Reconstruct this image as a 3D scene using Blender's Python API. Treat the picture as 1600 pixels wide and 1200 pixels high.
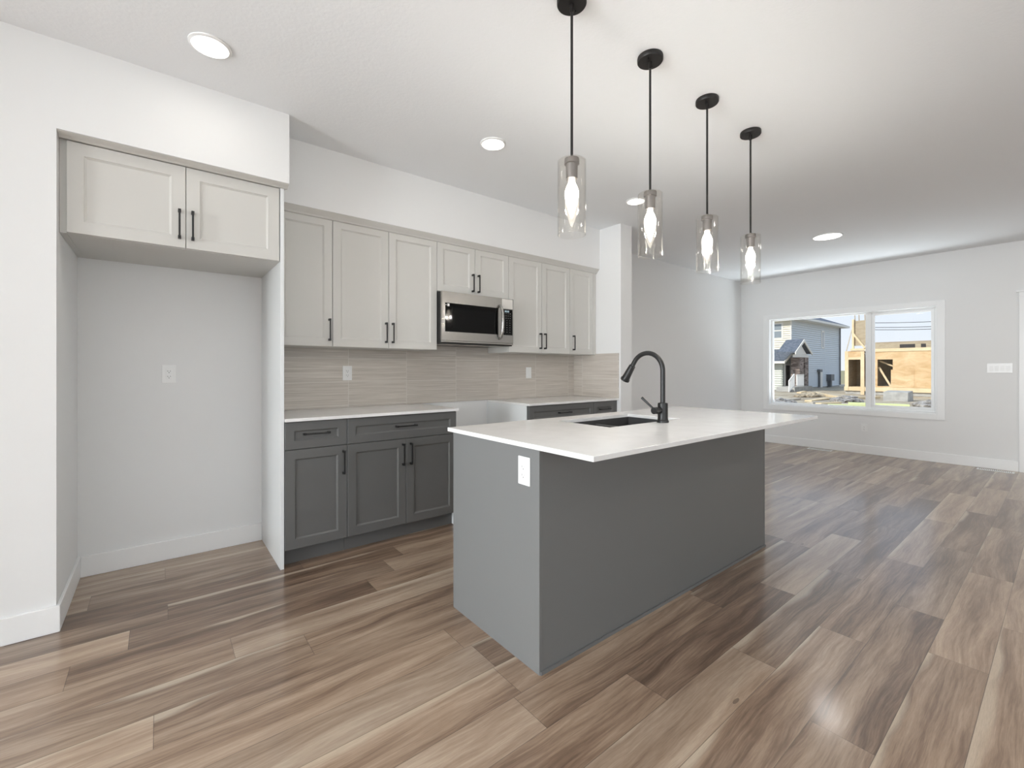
import bpy, bmesh, math, random
from mathutils import Vector, Matrix
random.seed(7)
S = bpy.context.scene
for o in list(bpy.data.objects): bpy.data.objects.remove(o)
COL = S.collection
PI = math.pi

# ------------------------------------------------------------------ camera
YAW = 0.6715
cd = bpy.data.cameras.new('camera'); cam = bpy.data.objects.new('camera', cd); COL.objects.link(cam)
cd.sensor_fit = 'HORIZONTAL'; cd.sensor_width = 36.0; cd.lens = 694.15/1600*36.0
cd.shift_x = 0.0; cd.shift_y = -22.12/1600
cd.clip_start = 0.05; cd.clip_end = 500
cam.location = (0, 0, 1.2122); cam.rotation_euler = (PI/2, 0, -YAW)
S.camera = cam

# ------------------------------------------------------------------ exposure
S.view_settings.view_transform = 'Standard'; S.view_settings.look = 'None'
S.view_settings.gamma = 1.0; S.view_settings.use_curve_mapping = False
S.view_settings.exposure = 0.14

# ------------------------------------------------------------------ sky
w = bpy.data.worlds.new('sky'); S.world = w; w.use_nodes = True
nt = w.node_tree; nt.nodes.clear()
wo = nt.nodes.new('ShaderNodeOutputWorld'); bg = nt.nodes.new('ShaderNodeBackground')
tc = nt.nodes.new('ShaderNodeTexCoord'); sx = nt.nodes.new('ShaderNodeSeparateXYZ'); cr = nt.nodes.new('ShaderNodeValToRGB')
nt.links.new(tc.outputs['Generated'], sx.inputs[0]); nt.links.new(sx.outputs['Z'], cr.inputs[0])
nt.links.new(cr.outputs[0], bg.inputs[0]); nt.links.new(bg.outputs[0], wo.inputs[0])
e = cr.color_ramp.elements
e[0].position = 0.0; e[0].color = (0.87, 0.90, 0.95, 1)
e[1].position = 0.6; e[1].color = (0.50, 0.66, 0.92, 1)
m_ = e.new(0.14); m_.color = (0.76, 0.84, 0.95, 1)
bg.inputs['Strength'].default_value = 1.0

def lamp(name, kind, loc, rot, energy, color=(1, 1, 1), size=None, size_y=None, parent=None, angle=None, spot=None):
    l = bpy.data.lights.new(name, kind); l.energy = energy; l.color = color
    if kind == 'AREA':
        l.size = size
        if size_y: l.shape = 'RECTANGLE'; l.size_y = size_y
    if kind in ('POINT', 'SPOT') and size is not None: l.shadow_soft_size = size
    if kind == 'SPOT': l.spot_size = spot or 2.6; l.spot_blend = 0.6
    if kind == 'SUN' and angle: l.angle = angle
    o = bpy.data.objects.new(name, l); COL.objects.link(o)
    o.location = loc; o.rotation_euler = rot
    if parent: o.parent = parent
    return o

# sun on the street outside: from behind the house (-x), a little from the left (+y)
lamp('sun', 'SUN', (0, 0, 20), Vector((0.80, -0.30, -0.62)).to_track_quat('-Z', 'Y').to_euler(), 3.5, (1.0, 0.95, 0.86), angle=0.02)
# daylight through the rear patio glazing; side and bounce lamps are added unseen fill
E = dict(rear=450, rear_up=160, side=42, front_up=88, pot=0.9, pot_back_fill=0.6, pot_room=5, pot_hall_fill=6.5, bulb=33)
BACKLIT = (0.93, 0.965, 1.0)
def aim(x, y, z): return Vector((x, y, z)).to_track_quat('-Z', 'Y').to_euler()
lamp('patio_daylight', 'AREA', (-6.2, 1.2, 1.25), (0, -PI/2, 0), E['rear'], BACKLIT, 2.3, 3.1)
lamp('patio_bounce_fill', 'AREA', (-6.35, 1.2, -0.1), aim(0.8, 0, 0.6), E['rear_up'], (0.96, 0.98, 1.0), 3.2, 1.0)  # added fill lamp in place of ground bounce, lifts the ceiling
lamp('side_fill', 'AREA', (-0.2, -3.5, 1.55), aim(0, 1, 0), E['side'], (0.93, 0.97, 1.0), 4.4, 1.5)  # fill lamp outside the added side window
lamp('front_bounce_fill', 'AREA', (8.75, 2.1, -0.05), aim(-0.75, 0, 0.65), E['front_up'], (0.88, 0.95, 1.0), 2.4, 0.8)  # unseen lamp below the sill, added to lift the living room ceiling

# ------------------------------------------------------------------ materials
def mat(name, color=(0.8, 0.8, 0.8), rough=0.5, metal=0.0, spec=0.5, **kw):
    m = bpy.data.materials.new(name); m.use_nodes = True
    b = m.node_tree.nodes['Principled BSDF']
    b.inputs['Base Color'].default_value = (*color, 1); b.inputs['Roughness'].default_value = rough
    b.inputs['Metallic'].default_value = metal; b.inputs['Specular IOR Level'].default_value = spec
    return m
class NT:
    """small node helper"""
    def __init__(s, m): s.t = m.node_tree; s.b = s.t.nodes.get('Principled BSDF')
    def n(s, typ, **kw):
        x = s.t.nodes.new('ShaderNode'+typ)
        for k, v in kw.items(): setattr(x, k, v)
        return x
    def l(s, a, b): s.t.links.new(a, b)
    def math(s, op, a, b=None, c=None):
        x = s.n('Math', operation=op)
        for i, v in enumerate((a, b, c)):
            if v is None: continue
            if isinstance(v, (int, float)): x.inputs[i].default_value = v
            else: s.l(v, x.inputs[i])
        return x.outputs[0]
    def mix(s, f, a, b, typ='MIX'):
        x = s.n('MixRGB', blend_type=typ)
        for i, v in enumerate((f, a, b)):
            if isinstance(v, (int, float)): x.inputs[i].default_value = v
            elif isinstance(v, tuple): x.inputs[i].default_value = (*v, 1)
            else: s.l(v, x.inputs[i])
        return x.outputs[0]
    def ramp(s, f, stops):
        x = s.n('ValToRGB'); e = x.color_ramp.elements
        while len(e) < len(stops): e.new(0.5)
        for el, (p, c) in zip(e, stops): el.position = p; el.color = (*c, 1)
        s.l(f, x.inputs[0]); return x.outputs[0]
    def noise(s, vec, scale, detail=3, rough=0.5, dist=0.0):
        x = s.n('TexNoise'); s.l(vec, x.inputs['Vector'])
        x.inputs['Scale'].default_value = scale; x.inputs['Detail'].default_value = detail
        x.inputs['Roughness'].default_value = rough; x.inputs['Distortion'].default_value = dist
        return x.outputs['Fac']
    def pos(s):
        return s.n('NewGeometry').outputs['Position']
    def comb(s, x, y, z):
        c = s.n('CombineXYZ')
        for i, v in enumerate((x, y, z)):
            if isinstance(v, (int, float)): c.inputs[i].default_value = v
            else: s.l(v, c.inputs[i])
        return c.outputs[0]
    def bump(s, h, strength=0.2, dist=0.002):
        x = s.n('Bump'); x.inputs['Strength'].default_value = strength; x.inputs['Distance'].default_value = dist
        s.l(h, x.inputs['Height']); s.l(x.outputs[0], s.b.inputs['Normal'])

def paint(name, color, rough=0.55, bump=0.05, scale=180, spec=0.5):
    m = mat(name, color, rough, spec=spec); N = NT(m)
    N.bump(N.noise(N.pos(), scale, 2), bump, 0.001); return m
M = {}
M['wall'] = paint('wall_paint', (0.84, 0.84, 0.835), 0.7, 0.08, 120)
M['ceiling'] = paint('ceiling_texture', (0.885, 0.90, 0.915), 0.9, 0.22, 60)
N = NT(M['ceiling']); 
for nd in N.t.nodes:
    if nd.type == 'BUMP': nd.inputs['Distance'].default_value = 0.004
M['trim'] = paint('trim_white', (0.90, 0.90, 0.895), 0.35, 0.02)
M['upper'] = paint('greige_cabinet', (0.645, 0.632, 0.60), 0.42, 0.02, 300)
M['melamine'] = paint('white_panel', (0.80, 0.82, 0.82), 0.35, 0.01)
M['base'] = paint('charcoal_cabinet', (0.125, 0.125, 0.122), 0.38, 0.03, 300)
M['island'] = paint('island_panel', (0.172, 0.174, 0.173), 0.48, 0.05, 250)
M['black'] = mat('matte_black_metal', (0.012, 0.012, 0.012), 0.38, 0.0, 0.5)
M['bronze'] = mat('dark_bronze', (0.014, 0.012, 0.011), 0.45, 0.2)
M['socket'] = mat('socket_metal', (0.30, 0.28, 0.27), 0.35, 0.9)
M['steel'] = mat('brushed_steel', (0.42, 0.41, 0.39), 0.26, 1.0)
N = NT(M['steel']); p = N.n('Mapping'); N.l(N.pos(), p.inputs[0]); p.inputs['Scale'].default_value = (1, 1, 60)
N.bump(N.noise(p.outputs[0], 20, 3), 0.06, 0.001)
M['darksteel'] = mat('dark_case', (0.02, 0.02, 0.02), 0.35, 0.3)
M['blackglass'] = mat('black_glass', (0.003, 0.003, 0.003), 0.05, spec=0.28)
M['ink'] = mat('keypad_ink', (0.35, 0.35, 0.34), 0.5)
M['plastic'] = mat('white_plastic', (0.91, 0.91, 0.90), 0.3)
M['slot'] = mat('dark_slot', (0.03, 0.03, 0.03), 0.5)
M['sink'] = paint('graphite_composite', (0.055, 0.055, 0.055), 0.5, 0.1, 600)
M['label'] = mat('paper_label', (0.75, 0.72, 0.68), 0.5)
# quartz
M['quartz'] = mat('white_quartz', (0.82, 0.81, 0.79), 0.10); N = NT(M['quartz'])
f = N.noise(N.pos(), 9, 6, 0.6); c = N.ramp(f, [(0.3, (0.84, 0.835, 0.825)), (0.62, (0.89, 0.885, 0.875))]); N.l(c, N.b.inputs['Base Color'])
# tile: 0.498 x 0.187 stacked, linen streaks, pale grout. u runs along the wall.
def tilemat(name, axis, u0):
    m = mat(name, (0.45, 0.4, 0.36), 0.35); N = NT(m)
    s = N.n('SeparateXYZ'); N.l(N.pos(), s.inputs[0])
    u = s.outputs[axis]; z = s.outputs['Z']
    tu = N.math('DIVIDE', N.math('SUBTRACT', u, u0), 0.498); tz = N.math('DIVIDE', N.math('SUBTRACT', z, 1.117-0.187*4), 0.187)
    fu = N.math('FRACT', tu); fz = N.math('FRACT', tz)
    def edge(fr, wdt): return N.math('MAXIMUM', N.math('LESS_THAN', fr, wdt), N.math('GREATER_THAN', fr, 1-wdt))
    g = N.math('MAXIMUM', edge(fu, 0.0028), edge(fz, 0.0075))
    idn = N.n('TexWhiteNoise', noise_dimensions='3D'); N.l(N.comb(N.math('FLOOR', tu), N.math('FLOOR', tz), 3.0), idn.inputs['Vector'])
    r = idn.outputs['Value']
    v = N.comb(N.math('MULTIPLY', u, 2.2), N.math('MULTIPLY', r, 9.0), N.math('MULTIPLY', z, 130.0))
    st = N.noise(v, 1.0, 4, 0.6)
    v2 = N.comb(N.math('MULTIPLY', u, 6.0), N.math('MULTIPLY', r, 9.0), N.math('MULTIPLY', z, 420.0))
    st2 = N.noise(v2, 1.0, 2, 0.5)
    ff = N.math('ADD', N.math('MULTIPLY', st, 0.7), N.math('MULTIPLY', st2, 0.3))
    c = N.ramp(ff, [(0.34, (0.50, 0.45, 0.395)), (0.52, (0.61, 0.557, 0.50)), (0.66, (0.73, 0.68, 0.62))])
    hs = N.n('HueSaturation'); N.l(c, hs.inputs['Color']); N.l(N.math('ADD', 0.93, N.math('MULTIPLY', r, 0.12)), hs.inputs['Value'])
    N.l(N.mix(g, hs.outputs[0], (0.76, 0.73, 0.68)), N.b.inputs['Base Color'])
    N.bump(N.math('SUBTRACT', st, N.math('MULTIPLY', g, 1.0)), 0.25, 0.001)
    return m
M['tile_back'] = tilemat('linen_tile_back', 'X', 1.184)
M['tile_side'] = tilemat('linen_tile_side', 'Y', 3.455)
# floor planks along x, 0.18 wide
def floormat():
    m = mat('vinyl_plank', (0.4, 0.3, 0.22), 0.36); N = NT(m)
    s = N.n('SeparateXYZ'); N.l(N.pos(), s.inputs[0]); X, Y = s.outputs['X'], s.outputs['Y']
    ty = N.math('DIVIDE', N.math('SUBTRACT', Y, 0.022-1.8), 0.18); row = N.math('FLOOR', ty); fy = N.math('FRACT', ty)
    wn = N.n('TexWhiteNoise', noise_dimensions='1D'); N.l(row, wn.inputs['W'])
    tx = N.math('ADD', N.math('DIVIDE', X, 1.22), N.math('MULTIPLY', wn.outputs['Value'], 5.0)); colm = N.math('FLOOR', tx); fx = N.math('FRACT', tx)
    wid = N.n('TexWhiteNoise', noise_dimensions='3D'); N.l(N.comb(row, colm, 1.7), wid.inputs['Vector'])
    sc = N.n('SeparateColor'); N.l(wid.outputs['Color'], sc.inputs[0]); r1, r2, r3 = sc.outputs[0], sc.outputs[1], sc.outputs[2]
    # wavy broad grain
    gx = N.math('ADD', X, N.math('MULTIPLY', r1, 53.0))
    warp = N.noise(N.comb(N.math('MULTIPLY', gx, 1.6), N.math('MULTIPLY', Y, 5.0), N.math('MULTIPLY', r2, 20.0)), 1.0, 2, 0.5)
    yy = N.math('ADD', Y, N.math('MULTIPLY', N.math('SUBTRACT', warp, 0.5), 0.10))
    broad = N.noise(N.comb(N.math('MULTIPLY', gx, 1.1), N.math('MULTIPLY', yy, 15.0), N.math('MULTIPLY', r2, 31.0)), 1.0, 4, 0.55)
    fine = N.noise(N.comb(N.math('MULTIPLY', gx, 6.0), N.math('MULTIPLY', yy, 120.0), r3), 1.0, 4, 0.6)
    pores = N.noise(N.comb(N.math('MULTIPLY', gx, 30.0), N.math('MULTIPLY', Y, 500.0), r3), 1.0, 2, 0.5)
    t = N.math('ADD', N.math('MULTIPLY', broad, 0.68), N.math('MULTIPLY', fine, 0.36))
    t = N.math('ADD', t, N.math('MULTIPLY', N.math('SUBTRACT', r1, 0.5), 0.24))
    t = N.math('ADD', N.math('MULTIPLY', N.math('SUBTRACT', t, 0.52), 1.35), 0.50)
    c = N.ramp(t, [(0.26, (0.130, 0.078, 0.050)), (0.42, (0.240, 0.156, 0.104)), (0.54, (0.340, 0.234, 0.160)), (0.68, (0.435, 0.315, 0.224)), (0.85, (0.54, 0.42, 0.31))])
    # pale sapwood streak along one edge of some planks
    ed = N.math('ADD', fy, N.math('MULTIPLY', N.math('SUBTRACT', warp, 0.5), 0.9))
    sap = N.math('MULTIPLY', N.math('SMOOTH_MIN', N.math('MAXIMUM', N.math('MULTIPLY', N.math('SUBTRACT', ed, 0.90), 9.0), 0.0), 1.0, 0.1), N.math('GREATER_THAN', r3, 0.52))
    c = N.mix(N.math('MULTIPLY', sap, 0.75), c, (0.60, 0.49, 0.37))
    # tint per plank: greyer or redder
    c = N.mix(N.math('MULTIPLY', r2, 0.8), c, N.mix(1.0, c, (0.92, 0.97, 1.02), 'MULTIPLY'))
    pm = N.math('ADD', 0.90, N.math('MULTIPLY', N.math('SUBTRACT', pores, 0.25), 0.42))
    hs = N.n('HueSaturation'); N.l(c, hs.inputs['Color']); N.l(pm, hs.inputs['Value']); c = hs.outputs[0]
    kn = N.n('TexVoronoi'); N.l(N.comb(N.math('MULTIPLY', gx, 1.3), N.math('MULTIPLY', Y, 4.0), r1), kn.inputs['Vector']); kn.inputs['Scale'].default_value = 1.0
    k = N.math('LESS_THAN', kn.outputs['Distance'], 0.028)
    c = N.mix(N.math('MULTIPLY', k, 0.55), c, (0.05, 0.03, 0.022))
    seam = N.math('MAXIMUM', N.math('LESS_THAN', fy, 0.012), N.math('LESS_THAN', fx, 0.0016))
    c = N.mix(N.math('MULTIPLY', seam, 0.6), c, (0.05, 0.035, 0.028))
    N.l(c, N.b.inputs['Base Color'])
    N.l(N.math('ADD', 0.24, N.math('MULTIPLY', fine, 0.16)), N.b.inputs['Roughness'])
    N.b.inputs['Coat Weight'].default_value = 0.45; N.b.inputs['Coat Roughness'].default_value = 0.14
    N.bump(N.math('SUBTRACT', N.math('MULTIPLY', fine, 0.5), seam), 0.25, 0.0012)
    return m
M['floor'] = floormat()
def emis(name, color, strength):
    m = mat(name, color, 0.5); b = m.node_tree.nodes['Principled BSDF']
    b.inputs['Emission Color'].default_value = (*color, 1); b.inputs['Emission Strength'].default_value = strength; return m
M['led'] = emis('led_diffuser', (1.0, 0.97, 0.92), 3.0)
M['bulb'] = emis('lit_bulb', (1.0, 0.93, 0.80), 9.0)
M['display'] = emis('display', (0.6, 0.75, 0.8), 1.0)
def thin_glass(name, tint=(1, 1, 1), k=1.0, rough=0.0, base=0.04):
    m = bpy.data.materials.new(name); m.use_nodes = True; t = m.node_tree; t.nodes.clear()
    o = t.nodes.new('ShaderNodeOutputMaterial'); mx = t.nodes.new('ShaderNodeMixShader')
    tr = t.nodes.new('ShaderNodeBsdfTransparent'); gl = t.nodes.new('ShaderNodeBsdfGlossy'); lw = t.nodes.new('ShaderNodeLayerWeight')
    tr.inputs[0].default_value = (*tint, 1); gl.inputs['Roughness'].default_value = rough
    pw = t.nodes.new('ShaderNodeMath'); pw.operation = 'POWER'; pw.inputs[1].default_value = 5.0
    mu = t.nodes.new('ShaderNodeMath'); mu.operation = 'MULTIPLY_ADD'; mu.inputs[1].default_value = k; mu.inputs[2].default_value = base
    lw.inputs[0].default_value = 0.5
    t.links.new(lw.outputs['Facing'], pw.inputs[0]); t.links.new(pw.outputs[0], mu.inputs[0]); t.links.new(mu.outputs[0], mx.inputs[0])
    t.links.new(tr.outputs[0], mx.inputs[1]); t.links.new(gl.outputs[0], mx.inputs[2]); t.links.new(mx.outputs[0], o.inputs[0]); return m
M['window_glass'] = thin_glass('window_glass', (0.98, 0.99, 0.99), 0.3, 0.0, 0.02)
M['clear_glass'] = thin_glass('clear_shade_glass', (0.985, 0.98, 0.97), 0.9, 0.02, 0.045)
# exterior materials
M['siding_gray'] = mat('grey_siding', (0.64, 0.68, 0.71), 0.6)
M['siding_cream'] = mat('cream_siding', (0.72, 0.68, 0.57), 0.6)
M['siding_sage'] = mat('pale_sage_siding', (0.60, 0.62, 0.56), 0.6)
M['ext_white'] = mat('white_exterior_trim', (0.75, 0.73, 0.68), 0.5)
M['shingle'] = mat('slate_shingles', (0.10, 0.12, 0.15), 0.9); N = NT(M['shingle']); N.l(N.ramp(N.noise(N.pos(), 6, 3), [(0.3, (0.07, 0.09, 0.12)), (0.7, (0.17, 0.19, 0.23))]), N.b.inputs['Base Color'])
M['stone'] = mat('ledge_stone', (0.25, 0.2, 0.17), 0.9); N = NT(M['stone'])
mp = N.n('Mapping'); N.l(N.pos(), mp.inputs[0]); mp.inputs['Scale'].default_value = (1.2, 1.2, 6.0); vo = N.n('TexVoronoi'); N.l(mp.outputs[0], vo.inputs['Vector']); vo.inputs['Scale'].default_value = 2.0
N.l(N.ramp(NT(M['stone']).t.nodes[vo.name].outputs['Color'], [(0.2, (0.12, 0.09, 0.08)), (0.8, (0.36, 0.30, 0.27))]), N.b.inputs['Base Color'])
M['concrete'] = mat('concrete', (0.42, 0.41, 0.39), 0.9); N = NT(M['concrete']); N.l(N.ramp(N.noise(N.pos(), 3, 4), [(0.3, (0.34, 0.33, 0.31)), (0.7, (0.50, 0.49, 0.46))]), N.b.inputs['Base Color'])
def woodm(name, a, b_, sc=(1.5, 1.5, 6), scale=1.5):
    m = mat(name, a, 0.8); N = NT(m); mp = N.n('Mapping'); N.l(N.pos(), mp.inputs[0]); mp.inputs['Scale'].default_value = sc
    N.l(N.ramp(N.noise(mp.outputs[0], scale, 5, 0.65, 0.6), [(0.3, a), (0.7, b_)]), N.b.inputs['Base Color']); return m
M['osb'] = woodm('osb_sheathing', (0.55, 0.35, 0.17), (0.78, 0.58, 0.35), (1, 0.7, 1.6), 1.6)
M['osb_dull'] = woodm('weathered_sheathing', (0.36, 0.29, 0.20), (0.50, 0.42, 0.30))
M['stud'] = woodm('pine_stud', (0.66, 0.50, 0.30), (0.80, 0.66, 0.44), (1, 1, 1), 1.0)
M['stud_shade'] = woodm('shaded_pine', (0.34, 0.27, 0.20), (0.46, 0.38, 0.29), (1, 1, 1), 1.0)  # darker copy of the stud wood, shade put into the colour
M['board_gray'] = woodm('weathered_board', (0.40, 0.35, 0.28), (0.60, 0.54, 0.45), (1, 1, 1), 1.0)
M['board_yellow'] = mat('yellow_green_wrapped_lumber', (0.66, 0.70, 0.36), 0.7)
M['dirt'] = mat('dirt', (0.28, 0.24, 0.18), 1.0); N = NT(M['dirt']); N.l(N.ramp(N.noise(N.pos(), 0.8, 8, 0.7), [(0.3, (0.20, 0.16, 0.12)), (0.5, (0.42, 0.35, 0.25)), (0.7, (0.62, 0.57, 0.47))]), N.b.inputs['Base Color'])
M['rubble'] = mat('gravel', (0.3, 0.28, 0.26), 1.0); N = NT(M['rubble']); N.l(N.ramp(N.noise(N.pos(), 5, 6, 0.8), [(0.3, (0.08, 0.07, 0.06)), (0.5, (0.30, 0.28, 0.26)), (0.7, (0.62, 0.58, 0.54))]), N.b.inputs['Base Color'])
M['dark'] = mat('dark_paint', (0.03, 0.025, 0.025), 0.5)
M['ext_glass'] = mat('far_window_glass', (0.25, 0.29, 0.32), 0.15)
M['meter'] = mat('grey_meter', (0.12, 0.13, 0.14), 0.5)
M['grass'] = mat('far_field', (0.30, 0.30, 0.22), 1.0)

# ------------------------------------------------------------------ mesh helpers
class MB:
    def __init__(s): s.bm = bmesh.new()
    def box(s, x0, x1, y0, y1, z0, z1):
        vs = [s.bm.verts.new(p) for p in ((x0,y0,z0),(x1,y0,z0),(x1,y1,z0),(x0,y1,z0),(x0,y0,z1),(x1,y0,z1),(x1,y1,z1),(x0,y1,z1))]
        for f in ((3,2,1,0),(4,5,6,7),(0,1,5,4),(1,2,6,5),(2,3,7,6),(3,0,4,7)): s.bm.faces.new([vs[i] for i in f])
        return s
    def face(s, pts): s.bm.faces.new([s.bm.verts.new(p) for p in pts]); return s
    def prism(s, pts, a, b):
        """closed polygon pts (list of 3-vectors) swept by adding a -> b (vectors)"""
        A = [s.bm.verts.new(Vector(p)+Vector(a)) for p in pts]; B = [s.bm.verts.new(Vector(p)+Vector(b)) for p in pts]
        n = len(pts); s.bm.faces.new(A[::-1]); s.bm.faces.new(B)
        for i in range(n): s.bm.faces.new((A[i], A[(i+1) % n], B[(i+1) % n], B[i]))
        return s
    def bar(s, p0, p1, w, h, up=(0, 0, 1)):
        p0, p1 = Vector(p0), Vector(p1); d = (p1-p0).normalized(); u = Vector(up)
        if abs(d.dot(u)) > 0.98: u = Vector((1, 0, 0))
        a = d.cross(u).normalized()*w/2; b = a.cross(d).normalized()*h/2
        s.prism([p0-a-b, p0+a-b, p0+a+b, p0-a+b], (0, 0, 0), p1-p0); return s
    def lathe(s, prof, c=(0, 0, 0), n=32, axis='z', close=False):
        """prof: list of (r, t)"""
        rings = []
        for r, t in prof:
            ring = []
            for i in range(n):
                a = 2*PI*i/n; x, y = r*math.cos(a), r*math.sin(a)
                p = {'z': (x, y, t), 'x': (t, x, y), 'y': (y, t, x)}[axis]
                ring.append(s.bm.verts.new(Vector(p)+Vector(c)))
            rings.append(ring)
        pairs = list(zip(rings, rings[1:])) + ([(rings[-1], rings[0])] if close else [])
        for A, B in pairs:
            for i in range(n): s.bm.faces.new((A[i], A[(i+1) % n], B[(i+1) % n], B[i]))
        if not close: s.bm.faces.new(rings[0][::-1]); s.bm.faces.new(rings[-1])
        return s
    def tube(s, pts, r, n=16):
        pts = [Vector(p) for p in pts]; rr = r if isinstance(r, (list, tuple)) else [r]*len(pts); rings = []; prev = None
        for i, p in enumerate(pts):
            d = (pts[min(i+1, len(pts)-1)]-pts[max(i-1, 0)]).normalized()
            if prev is None: u = Vector((0, 0, 1)) if abs(d.z) < 0.9 else Vector((1, 0, 0)); a = d.cross(u).normalized()
            else: a = (prev - d*prev.dot(d)).normalized()
            prev = a; b = d.cross(a)
            rings.append([s.bm.verts.new(p+(a*math.cos(2*PI*k/n)+b*math.sin(2*PI*k/n))*rr[i]) for k in range(n)])
        for A, B in zip(rings, rings[1:]):
            for k in range(n): s.bm.faces.new((A[k], A[(k+1) % n], B[(k+1) % n], B[k]))
        s.bm.faces.new(rings[0][::-1]); s.bm.faces.new(rings[-1]); return s
    def shaker(s, x0, x1, z0, z1, yf, th=0.02, st=0.056, bev=0.010, dep=0.009):
        """panel door facing -y with a recessed centre"""
        def ring(ix, y): return [s.bm.verts.new(p) for p in ((x0+ix, y, z0+ix), (x1-ix, y, z0+ix), (x1-ix, y, z1-ix), (x0+ix, y, z1-ix))]
        b = 0.0015
        R = [ring(0, yf+th), ring(0, yf+b), ring(b, yf), ring(st, yf), ring(st+0.0015, yf+0.003), ring(st+bev, yf+dep)]
        s.bm.faces.new(R[0][::-1])
        for A, B in zip(R, R[1:]):
            for i in range(4): s.bm.faces.new((A[i], A[(i+1) % 4], B[(i+1) % 4], B[i]))
        s.bm.faces.new(R[-1]); return s
    def build(s, name, m, parent=None, origin=None, bevel=0, smooth=False, seg=2):
        bmesh.ops.recalc_face_normals(s.bm, faces=s.bm.faces)
        if origin is None and parent is not None: origin = parent_world(parent)
        if origin is not None: bmesh.ops.translate(s.bm, verts=s.bm.verts, vec=-Vector(origin))
        me = bpy.data.meshes.new(name); s.bm.to_mesh(me); s.bm.free()
        me.materials.append(M[m] if isinstance(m, str) else m)
        o = bpy.data.objects.new(name, me); COL.objects.link(o)
        if parent: o.parent = parent
        elif origin is not None: o.location = origin
        if smooth:
            for pl in me.polygons: pl.use_smooth = True
            me.set_sharp_from_angle(angle=math.radians(35))
        if bevel:
            md = o.modifiers.new('bevel', 'BEVEL'); md.width = bevel; md.segments = seg; md.limit_method = 'ANGLE'; md.angle_limit = math.radians(40)
        return o
def parent_world(o):
    v = Vector((0, 0, 0))
    while o is not None: v += o.location; o = o.parent
    return v
def tag(o, label=None, cat=None, group=None, kind=None):
    if label: o['label'] = label
    if cat: o['category'] = cat
    if group: o['group'] = group
    if kind: o['kind'] = kind
    return o
def thing(name, loc, label, cat, group=None):
    o = bpy.data.objects.new(name, None); COL.objects.link(o); o.location = loc; o.empty_display_size = 0.1
    return tag(o, label, cat, group)
def struct(mb, name, m, label=None, bevel=0, parent=None):
    o = mb.build(name, m, parent, bevel=bevel)
    if parent is None:
        o['kind'] = 'structure'
        if label: o['label'] = label; o['category'] = label.split('|')[0] if '|' in label else 'room part'
    return o
def copy_tree(o, parent=None):
    c = o.copy(); COL.objects.link(c)
    if parent: c.parent = parent
    for ch in list(o.children): copy_tree(ch, c)
    return c

# ------------------------------------------------------------------ room shell
H = 2.744; YB = 3.60; XF = 8.0; XR = -5.6; YR = -3.0
def st(mb, name, m, label, cat, bevel=0):
    o = mb.build(name, m, None, bevel=bevel); return tag(o, label, cat, kind='structure')
st(MB().box(XR-0.2, XF+0.2, YR-0.2, YB+0.2, -0.25, 0), 'floor', 'floor', 'brown wood-look plank floor across kitchen and living room', 'floor')
st(MB().box(XR-0.2, XF+0.2, YR-0.2, YB+0.2, H, H+0.2), 'ceiling', 'ceiling', 'white textured flat ceiling over the whole room', 'ceiling')
st(MB().box(-0.372, XF+0.2, YB, YB+0.15, 0, H), 'wall_back', 'wall', 'long white wall behind the cabinets and living room', 'wall')
st(MB().box(XR, -0.372, 2.925, YB+0.15, 0, H), 'wall_left', 'wall', 'white wall beside the fridge alcove at the left edge', 'wall')
st(MB().box(-2.2, -2.08, 2.25, 2.9249, 0, H), 'wall_light_block', 'wall', 'added unseen white wall keeping patio light off the left wall', 'wall')  # unseen wall added to block grazing light on the left wall
st(MB().box(-0.372, 0.613, 2.92, YB, 2.330, H), 'wall_bulkhead', 'wall', 'white dropped bulkhead above the fridge alcove cabinet', 'wall')
st(MB().box(0.613, 3.778, 3.21, YB, 2.3146, H), 'wall_soffit', 'wall', 'shallow white soffit above the long row of upper cabinets', 'wall')
st(MB().box(3.778, 3.965, 2.927, YB, 0, H), 'wall_stub', 'wall', 'narrow white stub wall at the right end of the cabinets', 'wall')
# far wall with window opening and door opening
wy0, wy1, wz0, wz1 = 1.094, 3.157, 0.630, 2.060
fw = MB()
for a in ((wy1, YB+0.15, 0, H), (wy0, wy1, 0, wz0), (wy0, wy1, wz1, H), (0.30, wy0, 0, H), (-0.55, 0.30, 2.06, H), (YR-0.15, -0.55, 0, H)):
    fw.box(XF, XF+0.18, *a)
st(fw, 'wall_far', 'wall', 'white far wall of the living room holding the window', 'wall')
# right wall with an opening for the added side window, rear wall with patio opening
rw = MB()
for a in ((XR-0.15, -2.4, 0, H), (-2.4, 2.0, 0, 0.8), (-2.4, 2.0, 2.3, H), (2.0, XF, 0, H)): rw.box(a[0], a[1], YR-0.15, YR, a[2], a[3])
st(rw, 'wall_right', 'wall', 'white side wall of the room behind the camera', 'wall')
bw = MB()
for a in ((YR, -0.4, 0, H), (-0.4, 2.8, 2.35, H), (2.8, 2.925, 0, H), (-0.4, 2.8, 0, 0.06)): bw.box(XR-0.15, XR, *a)
st(bw, 'wall_rear', 'wall', 'white rear wall behind the camera with patio glazing', 'wall')
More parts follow.
